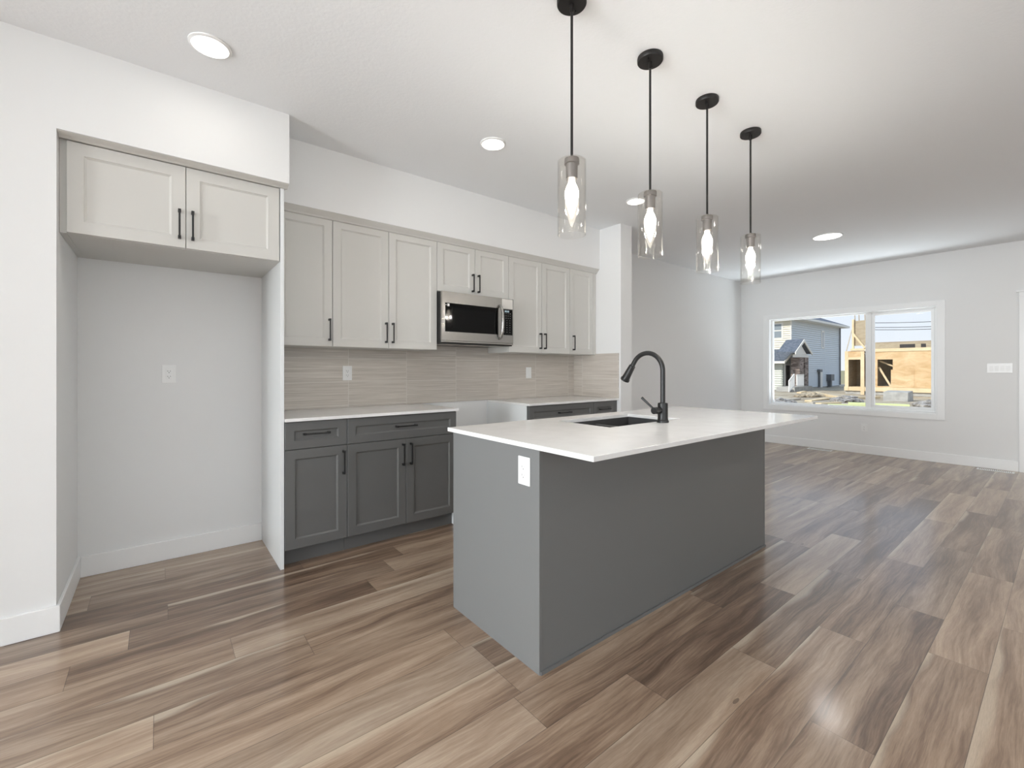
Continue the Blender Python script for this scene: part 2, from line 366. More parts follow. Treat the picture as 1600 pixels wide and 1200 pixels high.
# baseboards
def bb(mb, *b): mb.box(*b)
bbh, bbt = 0.122, 0.014
m1 = MB().box(-0.372+bbt, 0.574, YB-bbt, YB, 0, bbh); st(m1, 'baseboard_alcove_back', 'trim', 'white baseboard along the back of the fridge alcove', 'baseboard', 0.003)
m1 = MB().box(-0.372, -0.372+bbt, 2.925, YB, 0, bbh); st(m1, 'baseboard_alcove_left', 'trim', 'white baseboard on the short left side of the fridge alcove', 'baseboard', 0.003)
m1 = MB().box(-2.0795, -0.372+bbt, 2.925-bbt, 2.925, 0, bbh); st(m1, 'baseboard_left', 'trim', 'white baseboard at the left edge of the photo', 'baseboard', 0.003)
m1 = MB().box(3.965, XF, YB-bbt, YB, 0, bbh); st(m1, 'baseboard_back', 'trim', 'white baseboard along the living room side wall', 'baseboard', 0.003)
m1 = MB().box(XF-bbt, XF, 0.385, YB-bbt, 0, bbh); st(m1, 'baseboard_far', 'trim', 'white baseboard under the living room window', 'baseboard', 0.003)
m1 = MB().box(XR, XF, YR, YR+bbt, 0, bbh); st(m1, 'baseboard_right', 'trim', 'white baseboard on the wall behind the camera', 'baseboard', 0.003)
m1 = MB().box(3.778, 3.965+bbt, 2.927-bbt, 2.927, 0, bbh); st(m1, 'baseboard_stub', 'trim', 'white baseboard around the stub wall end', 'baseboard', 0.003)
# living room window
w1 = tag(bpy.data.objects.new('window_1', None), 'wide white-framed living room window with a sliding sash', 'window', kind='structure'); COL.objects.link(w1); w1.location = (XF, 2.12, wz0)
def frame_x(mb, x0, x1, y0, y1, z0, z1, ws, wt, wb=None):
    wb = wt if wb is None else wb
    mb.box(x0, x1, y0, y0+ws, z0, z1).box(x0, x1, y1-ws, y1, z0, z1).box(x0, x1, y0+ws, y1-ws, z1-wt, z1).box(x0, x1, y0+ws, y1-ws, z0, z0+wb)
    return mb
frame_x(MB(), XF-0.016, XF-0.0005, wy0-0.078, wy1+0.078, wz0-0.075, wz1+0.062, 0.078, 0.062, 0.075).build('casing', 'trim', w1, bevel=0.002)
frame_x(MB(), XF+0.0005, XF+0.178, wy0+0.0005, wy1-0.0005, wz0+0.0005, wz1-0.0005, 0.012, 0.012).build('jamb', 'trim', w1)
frame_x(MB(), XF+0.085, XF+0.15, wy0+0.013, wy1-0.013, wz0+0.013, wz1-0.013, 0.022, 0.018, 0.03).build('window_frame', 'plastic', w1, bevel=0.002)
MB().box(XF+0.08, XF+0.13, 1.800, 1.868, wz0+0.03, wz1-0.02).build('mullion', 'plastic', w1, bevel=0.003)
sa = frame_x(MB(), XF+0.088, XF+0.118, wy0+0.036, 1.799, wz0+0.044, wz1-0.032, 0.035, 0.032, 0.032).build('sliding_sash', 'plastic', w1, bevel=0.002)
MB().box(XF+0.100, XF+0.104, wy0+0.072, 1.763, wz0+0.077, wz1-0.065).build('pane', 'window_glass', sa)
MB().box(XF+0.115, XF+0.119, 1.869, wy1-0.036, wz0+0.044, wz1-0.032).build('pane', 'window_glass', w1)
# front door at the far right edge
d1 = tag(bpy.data.objects.new('door_1', None), 'white front door cased at the far right edge', 'door', kind='structure'); COL.objects.link(d1); d1.location = (XF, -0.12, 0)
cs = MB().box(XF-0.018, XF-0.0005, 0.295, 0.383, 0, 2.085).box(XF-0.018, XF-0.0005, -0.635, -0.545, 0, 2.085).box(XF-0.018, XF-0.0005, -0.635, 0.383, 2.085, 2.135).box(XF-0.034, XF-0.0005, -0.66, 0.405, 2.135, 2.155)
cs.build('casing', 'trim', d1, bevel=0.002)
MB().box(XF+0.06, XF+0.10, -0.545, 0.295, 0.004, 2.055).build('door_leaf', 'trim', d1, bevel=0.002)
MB().lathe([(0.028, XF+0.0595), (0.028, XF+0.052), (0.01, XF+0.05), (0.01, XF+0.02), (0.026, XF+0.015), (0.026, XF-0.005), (0.015, XF-0.01)], (0, -0.47, 0.95), 20, 'x').build('door_knob', 'black', d1, smooth=True)
# patio glazing behind the camera, then the added side window for fill light
d2 = tag(bpy.data.objects.new('door_2', None), 'wide glazed patio door in the rear wall behind the camera', 'door', kind='structure'); COL.objects.link(d2); d2.location = (XR-0.075, 1.20, 0.06)
pf = frame_x(MB(), XR-0.12, XR-0.03, -0.4, 2.8, 0.06, 2.35, 0.06, 0.06); pf.box(XR-0.11, XR-0.04, 1.17, 1.23, 0.12, 2.29); pf.build('door_frame', 'plastic', d2)
MB().box(XR-0.08, XR-0.075, -0.339, 1.169, 0.121, 2.289).build('pane', 'window_glass', d2)
MB().box(XR-0.08, XR-0.075, 1.231, 2.739, 0.121, 2.289).build('pane', 'window_glass', d2)
w2 = tag(bpy.data.objects.new('window_added', None), 'added unseen side window behind the camera, letting in fill light', 'window', kind='structure'); COL.objects.link(w2); w2.location = (-0.2, YR-0.075, 0.8)  # unseen window put in to let side fill light into the room
f2 = MB()
for b in ((-2.4, -2.34, 0.8, 2.3), (1.94, 2.0, 0.8, 2.3), (-2.34, 1.94, 0.8, 0.86), (-2.34, 1.94, 2.24, 2.3), (-0.23, -0.17, 0.86, 2.24)): f2.box(b[0], b[1], YR-0.12, YR-0.03, b[2], b[3])
f2.build('window_frame', 'plastic', w2)
MB().box(-2.339, -0.231, YR-0.08, YR-0.075, 0.861, 2.239).build('pane', 'window_glass', w2)
MB().box(-0.169, 1.939, YR-0.08, YR-0.075, 0.861, 2.239).build('pane', 'window_glass', w2)

# ------------------------------------------------------------------ cabinets
G = 0.0016   # half gap between doors
def vhandle(x, z, yf, parent, L=0.156):
    mb = MB(); y = yf-0.0005
    for s in (-1, 1): mb.box(x-0.0065, x+0.0065, y-0.030, y, z+s*(L/2-0.0075)-0.0075, z+s*(L/2-0.0075)+0.0075)
    mb.box(x-0.0045, x+0.0045, y-0.034, y-0.026, z-L/2+0.002, z+L/2-0.002)
    return mb.build('handle', 'black', parent, bevel=0.001)
def hhandle(x, z, yf, parent, L=0.160):
    mb = MB(); y = yf-0.0005
    for s in (-1, 1): mb.box(x+s*(L/2-0.0075)-0.0075, x+s*(L/2-0.0075)+0.0075, y-0.030, y, z-0.0065, z+0.0065)
    mb.box(x-L/2+0.002, x+L/2-0.002, y-0.034, y-0.026, z-0.0045, z+0.0045)
    return mb.build('handle', 'black', parent, bevel=0.001)
def cab_door(t, x0, x1, z0, z1, yf, m, hx=None, hz=None, st_=0.056, name='door'):
    d = MB().shaker(x0+G, x1-G, z0, z1, yf, st=st_).build(name, m, t)
    if hx is not None: vhandle(hx, hz, yf, d)
    return d
YU = 3.26
def upper(x0, x1, z0, doors, label, filler=None, hz=1.495):
    t = thing('upper_cabinet', ((x0+x1)/2, 3.44, z0), label, 'cabinet', 'upper cabinets above the counter')
    MB().box(x0+0.0008, x1-0.0008, YU+0.021, YB-0.001, z0, 2.3125).build('body', 'upper', t)
    for a, b, hx in doors: cab_door(t, a, b, z0+0.001, 2.280, YU, 'upper', hx, hz)
    if filler: MB().box(filler[0]+0.002, filler[1]-0.001, YU+0.002, YU+0.0205, z0, 2.3125).build('filler_strip', 'upper', t)
    return t
ZU = 1.377
upper(0.596, 0.965, ZU, [(0.598, 0.965, 0.941)], 'single-door greige upper cabinet right beside the tall white panel')
upper(0.965, 1.800, ZU, [(0.965, 1.382, 1.357), (1.382, 1.800, 1.411)], 'two-door tall greige upper cabinet left of the microwave')
upper(1.800, 2.551, 1.866, [(1.800, 2.176, 2.146), (2.176, 2.551, 2.207)], 'short two-door greige upper cabinet above the microwave', hz=1.968)
upper(2.551, 3.365, ZU, [(2.551, 2.968, 2.941), (2.968, 3.365, 3.002)], 'two-door tall greige upper cabinet right of the microwave')
upper(3.365, 3.776, ZU, [(3.365, 3.725, 3.410)], 'narrow single-door greige upper cabinet against the stub wall', filler=(3.725, 3.776))
def crown(name, x0, x1, prof, label):
    o = MB().prism([(0, y, z) for y, z in prof], (x0, 0, 0), (x1, 0, 0)).build(name, 'upper', None, origin=(x0, prof[0][0], prof[0][1]))
    return tag(o, label, 'moulding', 'crown mouldings on the cabinets')
crown('crown_moulding', 0.597, 3.777, [(YU-0.0008, 2.270), (YU-0.012, 2.272), (YU-0.018, 2.282), (YU-0.032, 2.296), (YU-0.044, 2.308), (YU-0.048, 2.3140), (YU-0.0008, 2.3140)], 'long greige crown moulding along the top of the upper cabinets')
YFr = 2.98
crown('crown_moulding', -0.371, 0.612, [(YFr-0.001, 2.311), (YFr-0.014, 2.311), (YFr-0.022, 2.316), (YFr-0.038, 2.321), (YFr-0.052, 2.3265), (YFr-0.054, 2.3294), (YFr-0.001, 2.3294)], 'greige crown moulding above the fridge alcove cabinet')
# fridge alcove cabinet
t = thing('fridge_cabinet', (0.115, 3.29, 1.868), 'deep two-door greige cabinet over the empty fridge alcove', 'cabinet')
MB().box(-0.345, 0.5745, YFr+0.021, YB-0.001, 1.868, 2.3290).build('body', 'upper', t)
MB().box(-0.371, -0.3465, YFr+0.018, YB-0.001, 1.868, 2.3290).build('filler_strip', 'upper', t)
cab_door(t, -0.347, 0.1145, 1.870, 2.309, YFr, 'upper', 0.086, 1.993, 0.060)
cab_door(t, 0.1145, 0.572, 1.870, 2.309, YFr, 'upper', 0.144, 1.993, 0.060)
o = MB().box(0.5750, 0.5955, 2.975, YB-0.001, 0.0, 2.3290).build('tall_side_panel', 'melamine', None, origin=(0.585, 3.28, 0), bevel=0.001)
tag(o, 'tall white side panel between the fridge alcove and the cabinets', 'cabinet panel')
# base cabinets
YD = 2.975
def base_cab(x0, x1, doors, drawer, label, side_m='base', toe0=None, filler=None):
    t = thing('base_cabinet', ((x0+x1)/2, 3.3, 0), label, 'cabinet', 'charcoal base cabinets along the back wall')
    MB().box(x0+0.0008, x1-0.0008, YD+0.021, YB-0.001, 0.105, 0.8935).build('body', side_m, t)
    MB().box(x0+0.0008, x1-0.0008, 3.045, 3.060, 0.0, 0.1045).build('toe_kick', 'base', t)
    a, b, hx = drawer
    d = MB().shaker(a+G, b-G, 0.7215, 0.889, YD, st=0.053).build('drawer', 'base', t); hhandle(hx, 0.812, YD, d)
    for a, b, hx in doors: cab_door(t, a, b, 0.107, 0.7175, YD, 'base', hx, 0.608, 0.057)
    if filler: MB().box(filler[0]+G, filler[1], YD+0.002, YD+0.0205, 0.105, 0.8935).build('filler_strip', 'base', t)
    return t
base_cab(0.597, 0.974, [(0.5975, 0.974, 0.948)], (0.5975, 0.974, 0.781), 'narrow charcoal base cabinet with one drawer beside the tall white panel')
base_cab(0.974, 1.812, [(0.974, 1.394, 1.366), (1.394, 1.812, 1.426)], (0.974, 1.812, 1.390), 'wide charcoal base cabinet with two doors left of the range gap')
c3 = base_cab(2.552, 3.410, [(2.5575, 2.985, 2.957), (2.985, 3.410, 3.013)], (2.5575, 3.410, 2.993), 'wide charcoal base cabinet right of the range gap')
base_cab(3.410, 3.777, [(3.410, 3.735, 3.436)], (3.410, 3.735, 3.570), 'narrow charcoal base cabinet against the stub wall', filler=(3.735, 3.777))
# white melamine side skin facing the range gap
MB().box(2.545, 2.5515, 2.997, YB-0.001, 0.0, 0.8935).build('side_panel', 'melamine', c3)
MB().box(1.8125, 1.8185, 2.997, YB-0.001, 0.0, 0.8935).build('side_panel', 'melamine', bpy.data.objects['base_cabinet.001'])
def slab(x0, x1, y0, y1, label, name='countertop'):
    o = MB().box(x0, x1, y0, y1, 0.894, 0.914).build(name, 'quartz', None, origin=(x0, y0, 0.894), bevel=0.002)
    return tag(o, label, 'countertop', 'white back-wall countertops')
slab(0.5965, 1.820, 2.950, YB-0.013, 'white quartz countertop left of the range gap')
slab(2.540, 3.777, 2.950, YB-0.013, 'white quartz countertop right of the range gap by the stub wall')
# tile backsplash
o = MB().box(0.5965, 3.7655, YB-0.012, YB-0.0005, 0.9145, 1.3765).box(1.802, 2.549, YB-0.012, YB-0.0005, 1.3766, 1.60).build('tile_backsplash', 'tile_back', None, origin=(2.2, YB-0.012, 0.9145)); tag(o, 'taupe linen-look tile backsplash between counters and upper cabinets', 'backsplash')
o = MB().box(3.766, 3.7775, 2.950, YB-0.0125, 0.9145, 1.388).build('tile_backsplash', 'tile_side', None, origin=(3.77, 3.27, 0.9145)); tag(o, 'short return of taupe tile backsplash on the stub wall', 'backsplash')

# ------------------------------------------------------------------ outlets and switches (built facing -y at the origin)
def outlet_plate(name, loc, rz, label, group, gangs=1, kind='outlet', w_=0.073, h=0.116):
    t = thing(name, loc, label, 'outlet' if kind == 'outlet' else 'light switch', group); t.rotation_euler = (0, 0, rz)
    def L(mb, nm, m, par, bev=0):
        o = mb.build(nm, m, None, bevel=bev); o.parent = par; return o
    W = w_ + (gangs-1)*0.046
    L(MB().box(-W/2, W/2, -0.006, -0.0006, -h/2, h/2), 'plate', 'plastic', t, 0.002)
    for g in range(gangs):
        cx = (g-(gangs-1)/2)*0.046
        if kind == 'outlet':
            r = L(MB().box(cx-0.0165, cx+0.0165, -0.0085, -0.0061, -0.034, 0.034), 'receptacle', 'plastic', t, 0.001)
            for zz in (0.017, -0.017):
                mb = MB().box(cx-0.0075, cx-0.0055, -0.0091, -0.0086, zz-0.003, zz+0.005).box(cx+0.0055, cx+0.0075, -0.0091, -0.0086, zz-0.002, zz+0.004)
                mb.lathe([(0.0024, -0.0091), (0.0024, -0.0086)], (cx, 0, zz-0.009), 10, 'y'); L(mb, 'slots', 'slot', r)
        else:
            L(MB().prism([(cx-0.0165, -0.0062, -0.033), (cx-0.0165, -0.0105, 0.033), (cx-0.0165, -0.0062, 0.0335)], (0, 0, 0), (0.033, 0, 0)), 'rocker', 'plastic', t)
    return t
gp = 'white wall outlets'
outlet_plate('wall_outlet', (0.0505, YB, 1.186), 0, 'white outlet on the back wall of the fridge alcove', gp)
outlet_plate('wall_outlet', (1.174, YB-0.0122, 1.186), 0, 'white outlet on the tile backsplash under the left upper cabinets', gp)
outlet_plate('light_switch', (3.075, YB-0.0122, 1.182), 0, 'single white switch on the tile backsplash right of the microwave', 'white switches', kind='switch')
outlet_plate('wall_outlet', (XF, 1.863, 0.37), -PI/2, 'low white outlet under the living room window', gp)
outlet_plate('light_switch', (XF, 0.54, 1.232), -PI/2, 'wide white multi-gang switch plate near the front door', 'white switches', gangs=4, kind='switch')

# ------------------------------------------------------------------ microwave
t = thing('microwave', (2.1755, 3.39, 1.44), 'stainless steel over-the-range microwave with black glass door', 'microwave')
x0, x1 = 1.803, 2.548; yf = 3.185; zb, zt = 1.455, 1.857
MB().box(x0, x1, yf+0.022, YB-0.0135, zb-0.026, zt).build('case', 'darksteel', t, bevel=0.002)
xs = 2.412
# steel door front with window opening left, then control side
dm = MB(); wx0, wx1, wz_0, wz_1 = 1.832, 2.375, 1.527, 1.764
for b in ((x0, wx0, zb, zt), (wx1, xs-0.001, zb, zt), (wx0, wx1, wz_1, zt), (wx0, wx1, zb, wz_0)): dm.box(b[0], b[1], yf, yf+0.0215, b[2], b[3])
bmesh.ops.remove_doubles(dm.bm, verts=dm.bm.verts, dist=1e-5)
dr = dm.build('door', 'steel', t)
MB().box(wx0+0.0003, wx1-0.0003, yf+0.002, yf+0.012, wz_0+0.0003, wz_1-0.0003).build('window', 'blackglass', dr)
hp = [(2.388, yf-0.006, 1.492), (2.388, yf-0.030, 1.505), (2.388, yf-0.046, 1.56), (2.388, yf-0.052, 1.64), (2.388, yf-0.047, 1.72), (2.388, yf-0.030, 1.772), (2.388, yf-0.006, 1.785)]
MB().tube([(x, y, z) for x, y, z in hp], [0.012, 0.012, 0.0125, 0.013, 0.0125, 0.012, 0.012], 14).build('handle', 'steel', dr, smooth=True)
MB().box(1.838, 1.846, yf+0.0012, yf+0.0018, 1.745, 1.749).box(1.854, 1.874, yf+0.0012, yf+0.0018, 1.737, 1.757).build('sticker', 'plastic', dr)
cpn = MB().box(xs, x1, yf+0.001, yf+0.0215, zb, zt).build('control_panel', 'steel', t, bevel=0.001)
kb = MB().box(xs+0.006, x1-0.012, yf-0.0005, yf+0.0008, wz_0, wz_1-0.004).build('keypad', 'blackglass', cpn)
km = MB()
for r in range(9):
    for c_ in range(4 if r < 3 else 3):
        xx = xs+0.026 + c_*(0.024 if r < 3 else 0.034); zz = 1.722-0.021*r
        km.box(xx-0.0045, xx+0.0045, yf-0.0012, yf-0.0007, zz-0.0018, zz+0.0018)
km.build('key_marks', 'ink', kb)
dg = MB()
for i, xx in enumerate((0, 0.012, 0.027, 0.039)):
    q = xs+0.036+xx
    for (a, b, c_, d_) in ((0, 0.0075, 0.012, 0.0135), (0, 0.0075, 0.0055, 0.007), (0, 0.0075, -0.001, 0.0005), (0.0062, 0.0075, 0, 0.0135)): dg.box(q+a, q+b, yf-0.0012, yf-0.0007, 1.735+c_, 1.735+d_)
dg.build('clock_display', 'display', kb)
MB().box(xs+0.004, x1-0.010, yf-0.0008, yf+0.0006, 1.766, 1.852).build('paper_label', 'label', cpn)
MB().box(x0, x1, yf+0.004, yf+0.0215, zb-0.016, zb-0.0005).build('lower_vent', 'steel', t, bevel=0.002)
for k in range(3): MB().box(1.83+k*0.24, 2.03+k*0.24, yf+0.05, yf+0.24, zb-0.0285, zb-0.0265).build('grease_filter', 'steel', t)

# ------------------------------------------------------------------ island
ix0, ix1, iy0, iy1 = 1.179, 3.262, 1.310, 1.966
t = thing('kitchen_island', (2.22, 1.64, 0), 'large charcoal kitchen island under the white counter', 'kitchen island')
MB().box(ix0, ix0+0.019, iy0, iy1, 0.0, 0.8935).build('end_panel', 'island', t, bevel=0.001)
MB().box(ix1-0.019, ix1, iy0, iy1, 0.0, 0.8935).build('end_panel', 'island', t, bevel=0.001)
MB().box(ix0+0.0195, ix1-0.0195, iy0+0.001, iy0+0.019, 0.0, 0.8935).build('back_panel', 'island', t)
MB().box(ix0+0.006, ix1, iy0-0.006, iy0-0.0005, 0.0, 0.014).build('base_trim', 'island', t)
MB().box(ix0+0.0195, ix1-0.0195, iy1-0.08, iy1-0.07, 0, 0.10).build('toe_kick', 'base', t)
MB().box(ix0+0.0195, ix1-0.0195, iy0+0.02, iy1-0.021, 0.101, 0.115).build('bottom_shelf', 'island', t)
n = 5; ww = (ix1-ix0-0.04)/n
for k in range(n):
    a = ix0+0.02+k*ww
    d = MB().shaker(-(a+ww)+G, -a-G, 0.118, 0.889, 0, st=0.056); bmesh.ops.rotate(d.bm, verts=d.bm.verts, cent=(0, 0, 0), matrix=Matrix.Rotation(PI, 3, 'Z')); bmesh.ops.translate(d.bm, verts=d.bm.verts, vec=(0, iy1, 0)); d.build('door', 'base', t)
# counter with sink cut-out
cx0, cx1, cy0, cy1 = 1.170, 3.345, 1.022, 2.010
sx0, sx1, sy0, sy1 = 1.830, 2.490, 1.487, 1.868
bm = bmesh.new()
def ringv(x0, x1, y0, y1, z): return [bm.verts.new(p) for p in ((x0, y0, z), (x1, y0, z), (x1, y1, z), (x0, y1, z))]
OT, IT, OB, IB = ringv(cx0, cx1, cy0, cy1, 0.914), ringv(sx0, sx1, sy0, sy1, 0.914), ringv(cx0, cx1, cy0, cy1, 0.894), ringv(sx0, sx1, sy0, sy1, 0.894)
for i in range(4):
    j = (i+1) % 4
    bm.faces.new((OT[i], OT[j], IT[j], IT[i])); bm.faces.new((OB[j], OB[i], IB[i], IB[j])); bm.faces.new((OB[i], OB[j], OT[j], OT[i])); bm.faces.new((IT[i], IT[j], IB[j], IB[i]))
mb = MB(); mb.bm.free(); mb.bm = bm
o = mb.build('island_countertop', 'quartz', None, origin=(2.25, 1.5, 0.894), bevel=0.0025); tag(o, 'long white quartz island top with a sink cut-out', 'countertop')
# double bowl sink hung under the counter
t = thing('kitchen_sink', (2.16, 1.677, 0.68), 'dark graphite double-bowl sink set into the island counter', 'sink')
sk = MB(); zr = 0.8935; sk.box(sx0-0.02, sx1+0.02, sy0-0.02, sy0, 0.69, zr).box(sx0-0.02, sx1+0.02, sy1, sy1+0.02, 0.69, zr).box(sx0-0.02, sx0, sy0, sy1, 0.69, zr).box(sx1, sx1+0.02, sy0, sy1, 0.69, zr).box(sx0-0.02, sx1+0.02, sy0-0.02, sy1+0.02, 0.68, 0.69)
sk.build('basin', 'sink', t)
MB().box(2.143, 2.171, sy0, sy1, 0.6905, 0.872).build('divider', 'sink', t, bevel=0.006, seg=3)
for cx in (1.985, 2.33): MB().lathe([(0.045, 0.6905), (0.045, 0.694), (0.03, 0.694), (0.03, 0.692)], (cx, 1.68, 0), 24).build('drain', 'steel', t, smooth=True)
# faucet
fx, fy = 2.238, 1.441
t = thing('kitchen_faucet', (fx, fy, 0.9145), 'black gooseneck pull-down faucet standing on the island counter', 'faucet')
MB().lathe([(0.033, 0.9145), (0.033, 0.924), (0.0295, 0.928), (0.028, 0.935), (0.028, 1.018), (0.026, 1.024), (0.015, 1.026)], (fx, fy, 0), 28).build('body', 'black', t, smooth=True)
R = 0.103; zc = 1.207; a1 = math.radians(33)
pts = [(fx, fy, 1.020), (fx, fy, 1.08), (fx, fy, 1.15)]
for k in range(25):
    a = PI - (PI-a1)*k/24; pts.append((fx, fy+R+R*math.cos(a), zc+R*math.sin(a)))
ey, ez = fy+R+R*math.cos(a1), zc+R*math.sin(a1); ty, tz = math.sin(a1), -math.cos(a1)
pts.append((fx, ey+ty*0.03, ez+tz*0.03))
MB().tube(pts, 0.0135, 18).build('spout', 'black', t, smooth=True)
P = lambda d: (fx, ey+ty*d, ez+tz*d)
MB().tube([P(0.030), P(0.032), P(0.045), P(0.10), P(0.125), P(0.1255), P(0.136)], [0.0135, 0.0185, 0.0195, 0.0225, 0.0245, 0.028, 0.028], 20).build('spray_head', 'black', t, smooth=True)
MB().tube([(fx-0.022, fy, 0.985), (fx-0.05, fy, 0.985), (fx-0.052, fy, 0.985), (fx-0.088, fy, 0.985)], [0.014, 0.014, 0.019, 0.019], 18).build('handle_hub', 'black', t, smooth=True)
MB().tube([(fx-0.076, fy+0.010, 0.995), (fx-0.083, fy+0.035, 1.018), (fx-0.093, fy+0.075, 1.055)], [0.0055, 0.0062, 0.0075], 12).build('lever', 'black', t, smooth=True)
outlet_plate('wall_outlet', (ix0, 1.399, 0.797), -PI/2, 'white outlet high on the island end panel', gp)

# ------------------------------------------------------------------ pendant lamps (first one built with its parts, then copied)
PY = 1.283
def pendant(x):
    t = thing('pendant_lamp', (x, PY, H), 'clear glass cylinder pendant nearest the camera, leftmost of the four', 'pendant lamp', 'black pendants over the island')
    ca = MB().lathe([(0.060, H-0.0005), (0.061, H-0.004), (0.061, H-0.020), (0.0585, H-0.024)], (x, PY, 0), 40).build('canopy', 'bronze', t, smooth=True)
    for dx, dy in ((0.034, 0.012), (-0.034, -0.012)): MB().lathe([(0.0038, H-0.024), (0.0038, H-0.032)], (x+dx, PY+dy, 0), 10).build('screw', 'bronze', ca)
    MB().lathe([(0.009, H-0.0245), (0.009, H-0.052), (0.0055, H-0.055), (0.0055, 2.092)], (x, PY, 0), 16).build('rod', 'bronze', t, smooth=True)
    MB().lathe([(0.010, 2.0915), (0.012, 2.086), (0.030, 2.083), (0.031, 2.078), (0.031, 2.062), (0.0245, 2.060), (0.0235, 2.0), (0.020, 1.998)], (x, PY, 0), 30).build('socket', 'socket', t, smooth=True)
    ro, ri = 0.0585, 0.0555; zt, zb = 2.075, 1.768
    MB().lathe([(0.032, zt+0.001), (ro-0.004, zt+0.001), (ro, zt-0.003), (ro, zb+0.001), (ro-0.001, zb), (ri+0.001, zb), (ri, zb+0.001), (ri, zt-0.003), (ri-0.002, zt-0.003), (0.032, zt-0.003)], (x, PY, 0), 48, close=True).build('glass_shade', 'clear_glass', t, smooth=True)
    prof = [(0.013, 1.9975), (0.014, 1.985), (0.022, 1.968), (0.0285, 1.948), (0.0285, 1.930), (0.024, 1.905), (0.016, 1.878), (0.009, 1.856), (0.004, 1.842), (0.001, 1.838)]
    MB().lathe(prof, (x, PY, 0), 24).build('light_bulb', 'bulb', t, smooth=True)
    lamp('bulb_light', 'POINT', (0, 0, 1.91-H), (0, 0, 0), E['bulb'], (1.0, 0.96, 0.90), 0.03, parent=t)
    return t
p0 = pendant(1.335)
for x, lb in ((1.884, 'second clear glass cylinder pendant from the left, over the sink'), (2.432, 'third clear glass cylinder pendant from the left, above the island right half'), (2.980, 'clear glass cylinder pendant farthest from the camera, rightmost of the four')):
    c = copy_tree(p0); c.location.x = x; c['label'] = lb

# ------------------------------------------------------------------ recessed ceiling lights
def potlight(x, y, r, label, energy, color=(1.0, 0.95, 0.88)):
    t = thing('ceiling_light', (x, y, H), label, 'ceiling light', 'flat round ceiling lights')
    MB().lathe([(r, H-0.0005), (r+0.012, H-0.0005), (r+0.012, H-0.006), (r, H-0.010)], (x, y, 0), 40, close=True).build('trim_ring', 'plastic', t, smooth=True)
    MB().lathe([(r-0.0005, H-0.0008), (r-0.0005, H-0.008), (r-0.004, H-0.0095)], (x, y, 0), 40).build('diffuser', 'led', t, smooth=True)
    l = lamp('led_light', 'AREA', (0, 0, -0.016), (0, 0, 0), energy, color, r*2); l.data.shape = 'DISK'; l.parent = t
    return t
potlight(0.19, 2.53, 0.075, 'round ceiling light above the fridge alcove, cut by the top edge', E['pot'])
potlight(1.770, 2.433, 0.075, 'round ceiling light in front of the microwave cabinets', E['pot'])
potlight(3.385, 2.455, 0.075, 'round ceiling light partly behind the second pendant', E['pot'])
potlight(5.997, 1.737, 0.135, 'round ceiling light over the living room', E['pot_room'], (1.0, 0.97, 0.93))
potlight(-1.4, 2.0, 0.075, 'added unseen ceiling light behind the camera over the dining side', E['pot_back_fill'])  # this and the next are unseen lights added for evenness
potlight(-1.4, -1.0, 0.075, 'added unseen ceiling light behind the camera near the added window', E['pot_back_fill'])
for hx in (3.2, 5.0, 6.9): potlight(hx, -1.0, 0.075, ('added unseen ceiling light out of view, nearest the island', 'added unseen ceiling light out of view, middle of the hall row', 'added unseen ceiling light out of view, by the front door')[(3.2, 5.0, 6.9).index(hx)], E['pot_hall_fill'])  # out-of-view lights added to brighten the living room

# ------------------------------------------------------------------ floor registers
def register(x, y, label):
    t = thing('floor_register', (x, y, 0), label, 'floor vent', 'white floor registers by the far wall')
    MB().box(x-0.055, x+0.055, y-0.155, y+0.155, 0.0005, 0.006).build('frame', 'plastic', t, bevel=0.002)
    mb = MB()
    for k in range(18):
        yy = y-0.13+k*0.0153; mb.box(x-0.035, x+0.035, yy-0.003, yy+0.003, 0.0061, 0.0066)
    mb.build('louvre', 'slot', t)
register(7.84, 2.37, 'white floor register under the living room window')
register(7.85, 0.565, 'white floor register near the front door')

# ------------------------------------------------------------------ OUTSIDE
GZ = -0.6
o = MB().box(8.4, 160, -60, 110, GZ-0.2, GZ).build('ground', 'dirt', None); tag(o, 'bare dirt lot outside the window', 'ground', kind='structure')
o = MB().box(-60, 8.18, -60, -3.4, GZ-0.2, GZ).box(-60, -5.9, -3.4, 60, GZ-0.2, GZ).build('ground', 'concrete', None); tag(o, 'pale ground behind the house', 'ground', kind='structure')
def siding(mb, p0, p1, z0, z1, out, step=0.16, t=0.07):
    """lapped boards from p0 to p1 (xy), outward direction out (xy)"""
    z = z0; p0 = Vector((*p0, 0)); p1 = Vector((*p1, 0)); o_ = Vector((*out, 0))
    prof = [(0.0, z0)]
    pts = []
    while z < z1-1e-6:
        zn = min(z+step, z1); pts += [(t, z), (0.004, zn)]; z = zn
    pts = [(-0.1, z0)] + pts + [(-0.1, z1)]
    A = [p0+o_*a+Vector((0, 0, b)) for a, b in pts]; mb.prism(A, (0, 0, 0), p1-p0); return mb
